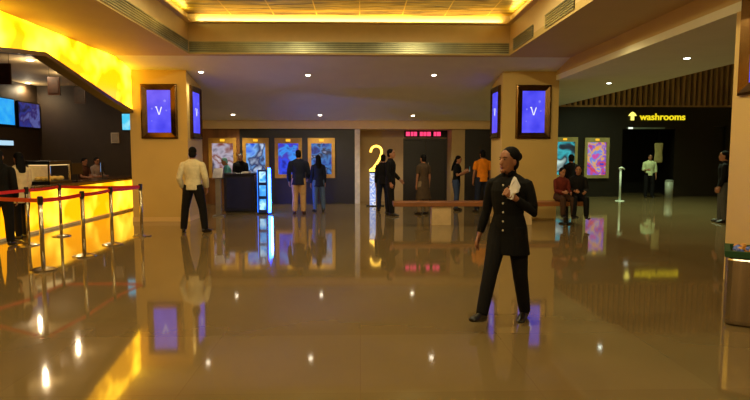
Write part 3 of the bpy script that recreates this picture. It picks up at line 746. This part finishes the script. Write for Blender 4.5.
def person(label, x, y, heading, H=1.7, fem=False, top=None, top_len=0, sleeve=.95, bottom=None, hair='short', lean=0, seat=None,
           legs=None, arms=None, head=(0, 0), skirt=0, shoe=(26, 20, 18), vox=.011, group=None, feet=None, skin=None, curl=(.35, .35), palm=(None, None), hairm=None, twist=0, collar=None, loose=1.0, build=1.0):
    """heading: degrees the figure is turned from facing the camera (-Y), positive = towards picture left.
    legs/arms: for right(-x) and left(+x): vectors with x = outward, y = forward, z = up"""
    skin = skin or SKIN; hairm = hairm or HAIR
    S = H / 1.72
    root = thing('person', label, 'person', (x, y, 0), R(-heading), group)
    fwd = V((0, -1, 0)); X = V((1, 0, 0)); Z = V((0, 0, 1))
    def wv(s, v): return V((s * v[0], -v[1], v[2])).normalized()
    legs = legs or [((.06, .02, -1), (.02, -.03, -1)), ((.06, .02, -1), (.02, -.03, -1))]
    arms = arms or [((.14, .0, -1), (.06, .18, -1)), ((.14, .0, -1), (.06, .18, -1))]
    feet = feet or [(.15, 1, 0), (.15, 1, 0)]
    TH, SH, UA, FA = .43 * S, .40 * S, .29 * S, .25 * S
    sw = (.168 if fem else .188) * S * build; hw = .09 * S
    drop = []
    for i, s in enumerate((-1, 1)): drop.append((wv(s, legs[i][0]) * TH + wv(s, legs[i][1]) * SH).z)
    ank = .075 * S
    # ankles above the sole, toe-up feet stand on the heel
    heelz = [ank + max(0, 0) for _ in (0, 1)]
    hz = (seat + .10 * S) if seat else max(-drop[0] + heelz[0], -drop[1] + heelz[1])
    P = V((0, 0, hz)); sp = V((0, -sin(R(lean)), cos(R(lean))))
    bk = sp.cross(X).normalized()      # points forward/back axis of the trunk
    def tr(d, off=0): return P + sp * d * S + V((0, off * S, 0))
    tq = Quaternion(Z, R(-twist))
    SHO = [P + sp * .462 * S + tq @ V((s * sw * .96, 0, 0)) + V((0, .01 * S, 0)) for s in (-1, 1)]
    body = bmesh.new(); shirt = bmesh.new(); pants = bmesh.new()
    c = .93
    hipw = (.162 if fem else .152)
    tor = [(-.10, .10, .085, 0), (-.03, hipw, .112, .006), (.05, hipw * .97, .108, .004), (.16, .128 if fem else .138, .096, 0), (.28, .142 if fem else .153, .110, -.004), (.38, .155 if fem else .172, .112, -.004), (.455, .150 if fem else .165, .095, .004), (.50, .105, .072, .01), (.53, .06, .06, .012)]
    tor = [(a, b_ * build, c_ * build, d) for a, b_, c_, d in tor]
    loft(body, [(tr(d, o), rx * S * c, ry * S * c) for d, rx, ry, o in tor] + [(tr(.60, .0), .052 * S, .055 * S)], 18)
    # head
    hc = tr(.665, -.018); hq = Quaternion(Z, R(-head[0])) @ Quaternion(X, R(head[1])); hm = hq.to_matrix()
    HS = S * .98
    def hp(v): return hc + hm @ (V(v) * HS)
    loft(body, [(tr(.50, .01), .058 * S, .058 * S), (tr(.57, .0), .050 * S, .054 * S), (hp((0, .02, -.03)), .05 * S, .06 * S)], 14)
    hr = [(-.115, -.042, .022, .024), (-.105, -.036, .040, .045), (-.08, -.022, .054, .066), (-.05, -.010, .064, .080), (-.01, .0, .070, .090), (.03, .004, .0725, .0935), (.065, .008, .068, .088), (.092, .012, .052, .068), (.108, .014, .028, .036)]
    loft(body, [(hp((0, cy, z)), rx * HS, ry * HS) for z, cy, rx, ry in hr], 20, hint=hm @ X)
    loft(body, [(hp((0, -.082, .016)), .008 * HS, .008 * HS), (hp((0, -.098, -.014)), .012 * HS, .012 * HS), (hp((0, -.104, -.034)), .0165 * HS, .012 * HS), (hp((0, -.086, -.044)), .012 * HS, .008 * HS)], 8, hint=hm @ X)
    ball(body, hp((0, -.084, -.062)), .024 * HS, .012 * HS, .011 * HS, hm); ball(body, hp((0, -.074, -.10)), .024 * HS, .02 * HS, .018 * HS, hm)
    for s in (-1, 1): ball(body, hp((s * .073, .012, -.015)), .010 * HS, .019 * HS, .03 * HS, hm, 10, 8)
    # arms
    wr = []
    for i, s in enumerate((-1, 1)):
        u, f = tq @ wv(s, arms[i][0]), tq @ wv(s, arms[i][1]); a = SHO[i]; e = a + u * UA; w_ = e + f * FA; wr.append((w_, f, u))
        loft(body, [(a - u * .01 * S, .03 * S, .03 * S), (a + u * .03 * S, .043 * S, .043 * S), (a + u * .09 * S, .045 * S, .044 * S), (a + u * .2 * S, .040 * S, .040 * S), (e, .036 * S, .036 * S), (e + f * .07 * S, .037 * S, .036 * S), (e + f * .17 * S, .029 * S, .028 * S), (w_, .025 * S, .021 * S)], 12)
        t_, n_ = palm[i] if palm[i] else (None, None)
        if t_ is None: t_ = V((0, -1, 0)) if abs(f.y) < .75 else V((0, 0, 1)); n_ = V((-s, 0, 0)) if abs(f.x) < .8 else V((0, 1, 0))
        t_ = V(t_); t_ = (t_ - f * t_.dot(f)).normalized(); n_ = V(n_); n_ = (n_ - f * n_.dot(f) - t_ * n_.dot(t_)).normalized()
        hand(body, w_, f, n_, t_, S, curl[i], r=.0088 if vox < .008 else .0098)
        k = sleeve; rs = .014 if not fem else .01; rs *= loose
        ring = [(a - u * .022 * S - V((s * .022, 0, 0)) * S, .028 * S, .034 * S), (a + u * .008 * S, .045 * S + rs * .6, .048 * S + rs * .6), (a + u * .05 * S, .047 * S + rs, .049 * S + rs), (a + u * .12 * S, .047 * S + rs, .047 * S + rs), (a + u * .22 * S, .042 * S + rs, .042 * S + rs)]
        if k > .5:
            ring += [(e, .038 * S + rs, .038 * S + rs)]; kk = (k - .5) / .5
            ring += [(e + f * FA * kk * .5, .037 * S + rs, .036 * S + rs), (e + f * FA * kk, (.036 - .008 * kk) * S + rs * .8, (.035 - .01 * kk) * S + rs * .8)]
        loft(shirt, ring, 14)
        ball(shirt, a + V((-s * .02, 0, -.012)) * S, .055 * S, .06 * S, .045 * S); nk = tr(.53, .004); loft(shirt, [(nk, .05 * S, .055 * S), (nk.lerp(a, .5) + V((0, 0, -.004)) * S, .045 * S, .058 * S), (a + V((-s * .01, 0, -.01)) * S, .035 * S, .05 * S)], 14, hint=Z)
    m = 1.07 + .03 * loose
    shr = [(d, rx * m, ry * m, o) for d, rx, ry, o in tor if d >= -.03 and d < .53]
    lo_d = -.05 - top_len
    hem = [(lo_d, hipw * m * build * (1.0 + top_len * .9), .112 * m * build * (1.02 + top_len * .9), .006)]
    if top_len > .2: hem += [(-.05 - top_len * .5, hipw * m * build * (1 + top_len * .4), .112 * m * build * (1 + top_len * .4), .006)]
    rg = hem + shr
    loft(shirt, [((tr(d, o) if d > -.06 else P + V((0, o * S, d * S))), rx * S, ry * S) for d, rx, ry, o in rg], 24)
    loft(shirt, [(tr(.45, .006), .13 * S, .085 * S), (tr(.51, .008), .085 * S, .072 * S), (tr(.545, .006), .062 * S, .064 * S)], 18)
    # legs
    lg = []
    for i, s in enumerate((-1, 1)):
        a = P + V((s * hw, 0, 0)); u, f = wv(s, legs[i][0]), wv(s, legs[i][1]); kn = a + u * TH; an = kn + f * SH; lg.append(an)
        loft(body, [(a + V((0, 0, .04)) * S, .078 * S, .085 * S), (a + u * .1 * S, .076 * S, .08 * S), (a + u * .28 * S, .060 * S, .062 * S), (kn, .048 * S, .052 * S), (kn + f * .12 * S, .046 * S, .054 * S), (kn + f * .28 * S, .034 * S, .038 * S), (an, .03 * S, .034 * S)], 14)
        L_ = .012 * loose + .004
        hem_r = (.05 if fem else .056) * S
        loft(pants, [(a + V((0, 0, .05)) * S, .088 * S, .1 * S), (a + u * .1 * S, .083 * S + L_, .088 * S + L_), (a + u * .28 * S, .067 * S + L_, .069 * S + L_), (kn, .056 * S + L_, .059 * S + L_), (kn + f * .14 * S, .052 * S + L_, .058 * S + L_), (kn + f * .3 * S, .046 * S + L_, .05 * S + L_), (an + f * (.005 * S), hem_r + L_ * .3, hem_r + L_ * .5)], 16)
        fd = wv(s, feet[i]); side = fd.cross(Z).normalized(); fu = side.cross(fd).normalized()
        b = bmesh.new(); dn = -fu * (ank)
        loft(b, [(an + dn + fu * .038 * S - fd * .075 * S, .022 * S, .026 * S), (an + dn + fu * .048 * S - fd * .05 * S, .036 * S, .047 * S), (an + dn + fu * .054 * S - fd * .0 * S, .040 * S, .053 * S), (an + dn + fu * .042 * S + fd * .06 * S, .042 * S, .041 * S), (an + dn + fu * .031 * S + fd * .12 * S, .048 * S, .030 * S), (an + dn + fu * .026 * S + fd * .165 * S, .043 * S, .024 * S), (an + dn + fu * .022 * S + fd * .19 * S, .025 * S, .015 * S)], 14, hint=side)
        sm = mat('shoe_%d_%d_%d' % shoe, shoe, .35)
        remesh('shoe', b, sm, root, max(.006, vox * .7), 1)
        # foot inside the shoe, part of the body
        loft(body, [(an + V((0, 0, .01)), .03 * S, .032 * S), (an + dn * .5 + fd * .03 * S, .03 * S, .03 * S), (an + dn * .65 + fd * .12 * S, .032 * S, .018 * S)], 10, hint=side)
    loft(pants, [(P + V((0, 0, -.11)) * S, .085 * S, .09 * S), (P + V((0, 0, -.05)) * S, hipw * S * 1.04 * build, .115 * S * build), (P + V((0, 0, .02)) * S, hipw * S * 1.04 * build, .116 * S * build), (P + sp * .10 * S, .142 * S * build, .104 * S * build)], 20)
    remesh('body', body, skin, root, vox, 2)
    remesh('trousers', pants, bottom, root, vox, 4)
    remesh('shirt' if not top_len > .2 else 'long_top', shirt, top, root, vox, 4)
    # hair
    b = bmesh.new()
    ball(b, hp((0, .021, .044)), .079 * HS, .099 * HS, .086 * HS, hm, 24, 16)
    ball(b, hp((0, .045, -.02)), .076 * HS, .068 * HS, .085 * HS, hm, 20, 14)
    if hair == 'bun': ball(b, hp((0, .031, .050)), .084 * HS, .101 * HS, .092 * HS, hm, 24, 16); ball(b, hp((0, .125, .045)), .047 * HS, .045 * HS, .046 * HS, hm); ball(b, hp((0, .09, .04)), .05 * HS, .05 * HS, .04 * HS, hm)
    if hair == 'long':
        loft(b, [(hp((0, .05, .03)), .078 * HS, .06 * HS), (hp((0, .066, -.06)), .086 * HS, .055 * HS), (hp((0, .085, -.15)), .095 * HS, .045 * HS), (hp((0, .10, -.27)), .088 * HS, .04 * HS), (hp((0, .10, -.40)), .05 * HS, .025 * HS)], 16, hint=hm @ X)
    remesh('hair', b, hairm, root, max(.006, vox * .7), 2)
    for s in (-1, 1):
        b = bmesh.new(); ball(b, hp((s * .031, -.079, .012)), .0125 * HS, .008 * HS, .005 * HS, hm, 12, 8); ey = obj('eye', b, EYEW, root, True)
        b = bmesh.new(); ball(b, hp((s * .031, -.0845, .012)), .0055 * HS, .004 * HS, .0065 * HS, hm, 10, 6); obj('iris', b, EYED, ey, True)
        b = bmesh.new(); loft(b, [(hp((s * .012, -.091, .030)), .002 * HS, .003 * HS), (hp((s * .032, -.086, .034)), .003 * HS, .003 * HS), (hp((s * .052, -.072, .030)), .002 * HS, .003 * HS)], 8, hint=hm @ Z); obj('eyebrow', b, hairm, root, True)
    b = bmesh.new(); ball(b, hp((0, -.0935, -.058)), .021 * HS, .0055 * HS, .0035 * HS, hm, 12, 6); ball(b, hp((0, -.0925, -.066)), .018 * HS, .0065 * HS, .0045 * HS, hm, 12, 6); obj('lips', b, LIP, root, True)
    root['_'] = 0; del root['_']
    return dict(root=root, hp=hp, P=P, tr=tr, S=S, wr=wr, SHO=SHO, hm=hm, sho=shr)

def phone(label, pr, i, colr=(120, 200, 190)):
    w_, f, u = pr['wr'][i]; M = pr['root'].matrix_basis if False else Matrix.Translation(pr['root'].location) @ Matrix.Rotation(pr['root'].rotation_euler.z, 4, 'Z')
    p = M @ (w_ + f * .10)
    o = thing('phone', label, 'phone', p, pr['root'].rotation_euler.z)
    obj('phone_case', nb(-.036, .036, -.005, .005, -.04, .11, bev=.003), M_black, o)
    obj('phone_display', nb(-.033, .033, .0055, .0075, -.035, .105), glow('phone_light', colr, 1.2), o)

def ft(px, py): q = on_z(px, py); return q.x, q.y
BLK = cloth('black', (10, 8, 9)); BLK2 = cloth('soft_black', (15, 12, 13)); NAVY = cloth('navy', (22, 26, 46)); JEAN = cloth('jeans', (52, 64, 92)); DJEAN = cloth('dark_jeans', (30, 34, 50))
WHT = cloth('white_shirt', (200, 184, 150)); KHA = cloth('khaki', (176, 138, 96)); ORG = cloth('orange', (214, 120, 20)); OLV = cloth('brown_kurta', (70, 54, 38)); CRM = cloth('cream', (206, 180, 140)); GRY = cloth('grey_trouser', (74, 72, 68)); MAR = cloth('maroon', (96, 34, 24)); TEAL = cloth('teal', (90, 160, 170)); PALE = cloth('pale_green_white', (190, 196, 150))

# --- the woman walking towards the camera
wx, wy = ft(505, 321)
wk = person('woman in black uniform walking across the shiny floor, holding white paper', wx + .02, wy + .02, 38, 1.69, True, BLK, .17, .94, BLK2, 'bun', 1,
            legs=[((.0, .50, -1), (.02, .42, -1)), ((.05, -.10, -1), (.0, -.36, -1))],
            arms=[((.20, -.05, -1), (.22, .22, -1)), ((.26, -.02, -1), (-.55, .55, .55))],
            feet=[(.05, 1, .22), (.12, 1, -.12)], head=(20, -2), shoe=(20, 14, 12), vox=.0055, curl=(.3, .75),
            palm=[None, ((-.2, -.3, 1), (-.4, .9, .1))], skin=mat('skin_walker', (140, 88, 58), .55, var=.05, scale=12), loose=.8, twist=-6, build=1.04)
S = wk['S']; tr = wk['tr']
for k in range(6):
    d = .44 - k * .085
    ry = .118 if d > .2 else .112
    y_ = -(ry * S + .012) if d > .2 else -(ry * S + .012)
    b = bmesh.new(); p = tr(d); ball(b, (p.x, p.y + y_ - .004, p.z), .0095, .006, .0095, seg=12, rings=8); obj('button', b, mat('button_pearl', (200, 190, 170), .3), wk['root'], True)
b = bmesh.new(); n_ = 22; lo = []; hi = []
for k in range(n_ + 1):
    a = R(-90 + 14) + (2 * PI - 2 * R(14)) * k / n_
    cx, cy = cos(a), sin(a); p = tr(.535, .006); p2 = tr(.575, .004)
    lo.append((p + V((cx * .070, cy * .072, -.012 if cy > 0 else -.03 * -cy)) * S, p + V((cx * .064, cy * .066, 0)) * S)); hi.append((p2 + V((cx * .064, cy * .066, .004 if cy > 0 else -.02 * -cy)) * S, p2 + V((cx * .059, cy * .061, 0)) * S))
vs = [[b.verts.new(q) for q in (lo[k][0], hi[k][0], hi[k][1], lo[k][1])] for k in range(n_ + 1)]
for k in range(n_):
    for j in range(4): b.faces.new((vs[k][j], vs[k][(j + 1) % 4], vs[k + 1][(j + 1) % 4], vs[k + 1][j]))
b.faces.new(vs[0]); b.faces.new(vs[-1]); obj('collar', b, BLK, wk['root'], True)
# crumpled white paper in her raised hand
M4 = Matrix.Translation(wk['root'].location) @ Matrix.Rotation(wk['root'].rotation_euler.z, 4, 'Z')
w_, f_, u_ = wk['wr'][1]
hp_ = M4 @ (w_ + f_ * .075 * S + V((-.005, -.03, .0))) + V((.065, 0, .035))
nap = thing('paper_napkin', 'folded white paper held up in the walking woman\'s hand', 'paper', hp_, R(-38))
b = bmesh.new(); random.seed(21)
out = [(-.075, -.10), (-.03, -.115), (.0, -.05), (.05, -.03), (.075, .04), (.05, .08), (.02, .135), (.0, .15), (-.03, .10), (-.055, .02), (-.08, -.03)]
def lay(y, sc, rot):
    c_, s_ = cos(rot), sin(rot)
    prism(b, [((x * c_ - z * s_) * sc * .8, y + random.uniform(-.006, .006), (x * s_ + z * c_) * sc * .8) for x, z in out], (0, .0025, 0))
lay(-.004, 1, 0); lay(.004, .95, .12); lay(-.014, .8, -.18)
obj('paper', b, mat('tissue_white', (232, 226, 226), .8), nap)

# --- man in white shirt, back view
x, y = ft(194.5, 232.5)
person('man in white shirt and dark trousers, back turned, by the left column', x, y, 184, 1.76, False, WHT, .0, .93, BLK2, 'short', 0,
       legs=[((.2, .02, -1), (.1, -.03, -1)), ((.2, .02, -1), (.1, -.03, -1))],
       arms=[((.30, -.12, -1), (-.1, .55, -1)), ((.30, -.12, -1), (-.1, .55, -1))], feet=[(.35, 1, 0), (.35, 1, 0)], head=(-10, 5), loose=1.5, vox=.009)
# --- couple by the posters
x, y = ft(299, 214)
person('man in dark jacket and khaki trousers facing the posters', x, y, 176, 1.72, False, NAVY, .08, .96, KHA, 'short', 3, arms=[((.25, .1, -1), (-.1, .8, -.6)), ((.22, 0, -1), (.0, .3, -1))],
       legs=[((.05, .02, -1), (.02, -.02, -1)), ((-.0, .08, -1), (.05, -.05, -1))], shoe=(70, 30, 24), loose=1.8, build=1.06)
x, y = ft(318.5, 211.5)
person('long-haired woman in navy top and jeans beside the man in khaki trousers', x, y, 160, 1.58, True, NAVY, .1, .96, cloth('blue_jeans', (74, 92, 126)), 'long', 0,
       legs=[((.12, .06, -1), (.04, -.06, -1)), ((.04, -.02, -1), (.0, -.05, -1))], loose=1.2)
# --- group at the doors
x, y = ft(390.5, 215.5)
person('man in black standing side-on next to the glowing number', x, y, -70, 1.74, False, BLK, .04, .96, BLK2, 'short', 0, arms=[((.1, .0, -1), (.0, .3, -1)), ((.12, .05, -1), (.1, .8, -.8))],
       legs=[((.04, .12, -1), (.02, .06, -1)), ((.04, -.1, -1), (.02, -.16, -1))], loose=1.4)
x, y = ft(383, 211.5)
pp = person('person in black behind the glowing number, raising a lit phone', x, y, 178, 1.60, True, BLK2, .05, .96, NAVY, 'short', 0, arms=[((.25, .45, -1), (.05, .7, .75)), ((.15, 0, -1), (.05, .2, -1))], loose=1.2)
phone('phone with a lit display held up beside the glowing number', pp, 0)
x, y = ft(423, 214.5)
person('woman in a long brown tunic standing before the double door', x, y, 150, 1.60, True, OLV, .42, .5, cloth('pale_legging', (120, 100, 76)), 'short', 0, arms=[((.16, .0, -1), (.02, .1, -1)), ((.16, .0, -1), (.05, .1, -1))], loose=1.3, shoe=(40, 24, 16), build=1.02)
x, y = on_y(456, 205, 15.6).x, 15.6
pp = person('woman in black top and jeans looking at a phone at the recess edge', x, y, -62, 1.56, True, BLK, .0, .45, JEAN, 'long', 4, arms=[((.1, .25, -1), (.0, 1, .55)), ((.1, .2, -1), (-.2, 1, .5))], head=(0, 18),
       legs=[((.03, .12, -1), (.02, -.06, -1)), ((.04, -.02, -1), (.02, -.08, -1))])
phone('small phone in the hands of the woman in black top and jeans', pp, 1, (150, 170, 190))
person('man in orange shirt and jeans standing behind the right column edge', on_y(482, 205, 15.2).x, 15.2, 172, 1.72, False, ORG, .02, .5, DJEAN, 'short', 0, loose=1.6, arms=[((.2, .0, -1), (.0, .35, -1)), ((.2, .0, -1), (.0, .35, -1))], legs=[((.1, .02, -1), (.05, -.03, -1)), ((.1, .02, -1), (.05, -.03, -1))])
# --- bench sitters and one behind
SIT = [((.1, 1, -.06), (.03, .06, -1)), ((.1, 1, -.06), (.03, .06, -1))]
yb_ = 12.56
person('woman in dark clothes sitting at the right end of the bench', on_y(577.5, 190, yb_).x, yb_, 12, 1.58, True, BLK2, .0, .95, BLK, 'long', 4, seat=zb, legs=SIT, arms=[((.15, .3, -1), (-.35, .9, -.1)), ((.15, .3, -1), (-.3, .9, -.2))], head=(10, 8))
person('person in maroon top sitting on the bench against the column edge', on_y(560, 190, yb_).x, yb_, -8, 1.48, True, MAR, .0, .95, cloth('brown_trousers', (60, 38, 26)), 'short', 8, seat=zb, legs=SIT, arms=[((.12, .3, -1), (-.35, .9, -.1)), ((.1, .3, -1), (-.3, .9, -.2))], head=(-6, 14))
x, y = on_y(570, 205, 15.0).x, 15.0
person('dark-haired person in black standing behind the two bench sitters', x, y, 170, 1.60, False, BLK, .03, .95, BLK2, 'short', 0)
# --- washroom side
x, y = ft(648.5, 197.5)
person('man in pale shirt standing in front of the washroom entrance', x, y, 10, 1.60, False, PALE, .0, .7, BLK2, 'short', 0, arms=[((.2, .1, -1), (-.3, .9, .0)), ((.16, .0, -1), (.02, .2, -1))], loose=1.3)
x, y = ft(721.5, 222.5)
person('person in dark jacket and grey trousers beside the near right column', x, y, 120, 1.68, False, BLK, .06, .96, GRY, 'short', 0, arms=[((.1, .05, -1), (-.05, .35, -1)), ((.12, .1, -1), (.0, .3, -1))], loose=1.2,
       legs=[((.04, .06, -1), (.02, .0, -1)), ((.04, -.04, -1), (.02, -.1, -1))])
# --- queue on the left
x, y = ft(3, 246)
person('person in black at the far left behind the red belt', x, y, 165, 1.68, False, BLK, .12, .96, BLK2, 'long', 0, loose=1.5)
x, y = ft(22.5, 239)
person('long-haired woman in cream top queueing next to the person in black', x, y, 118, 1.64, True, CRM, .14, .8, BLK2, 'long', 0, arms=[((.12, .1, -1), (-.1, .5, -.9)), ((.12, .05, -1), (.0, .3, -1))],
       legs=[((.03, .1, -1), (.02, .04, -1)), ((.03, -.08, -1), (.02, -.14, -1))], loose=1.1)
# --- staff behind the counter
xs = cxf - 1.32
qs = on_x(83, 180, xs)
person('staff member in dark uniform behind the counter, left of the till screen', xs, qs.y, -75, 1.50, False, cloth('staff_brown', (70, 40, 26)), 0, .5, BLK, 'short', 6, arms=[((.1, .3, -1), (-.1, 1, -.1)), ((.1, .3, -1), (-.1, 1, -.1))], head=(0, 15))
qs = on_x(96, 180, xs)
person('staff member in pale top behind the counter, nearest the column', xs, qs.y, -60, 1.50, True, cloth('staff_pale', (150, 130, 120)), 0, .9, BLK, 'bun', 6, arms=[((.1, .3, -1), (-.1, 1, -.1)), ((.1, .3, -1), (-.1, 1, -.1))], head=(0, 12))
# --- behind the podium
yp2 = 16.25
person('person in teal and white leaning over behind the podium', on_y(231, 190, yp2).x, yp2, 60, 1.52, True, TEAL, 0, .95, NAVY, 'short', 16, arms=[((.1, .35, -1), (-.1, 1, -.2)), ((.1, .35, -1), (-.1, 1, -.2))], head=(0, 20), hairm=mat('teal_scarf', (120, 180, 185), .8))
person('person in dark top with a dark cap standing behind the podium', on_y(241, 190, yp2 + .75).x, yp2 + .75, -10, 1.62, False, BLK2, 0, .95, BLK, 'short', 0, hairm=mat('dark_teal_cap', (24, 60, 66), .8), arms=[((.1, .2, -1), (-.1, .9, -.2)), ((.1, .2, -1), (-.1, .9, -.2))])

# ================================================================ CAMERA, WORLD, VIEW
cam = bpy.data.cameras.new('camera'); co_ = bpy.data.objects.new('camera', cam); C.objects.link(co_)
cam.sensor_width = 36; cam.lens = 36 * F / 750; cam.clip_start = .05; cam.clip_end = 100
co_.location = EYE; co_.rotation_euler = (R(90) - PITCH, 0, -YAW)
sc_ = bpy.context.scene; sc_.camera = co_
w = bpy.data.worlds.new('world'); sc_.world = w; w.use_nodes = True
w.node_tree.nodes['Background'].inputs[0].default_value = (.02, .013, .006, 1); w.node_tree.nodes['Background'].inputs[1].default_value = 1
sc_.view_settings.view_transform = 'Standard'; sc_.view_settings.look = 'None'; sc_.view_settings.gamma = 1
sc_.view_settings.use_curve_mapping = False; sc_.view_settings.exposure = -0.12
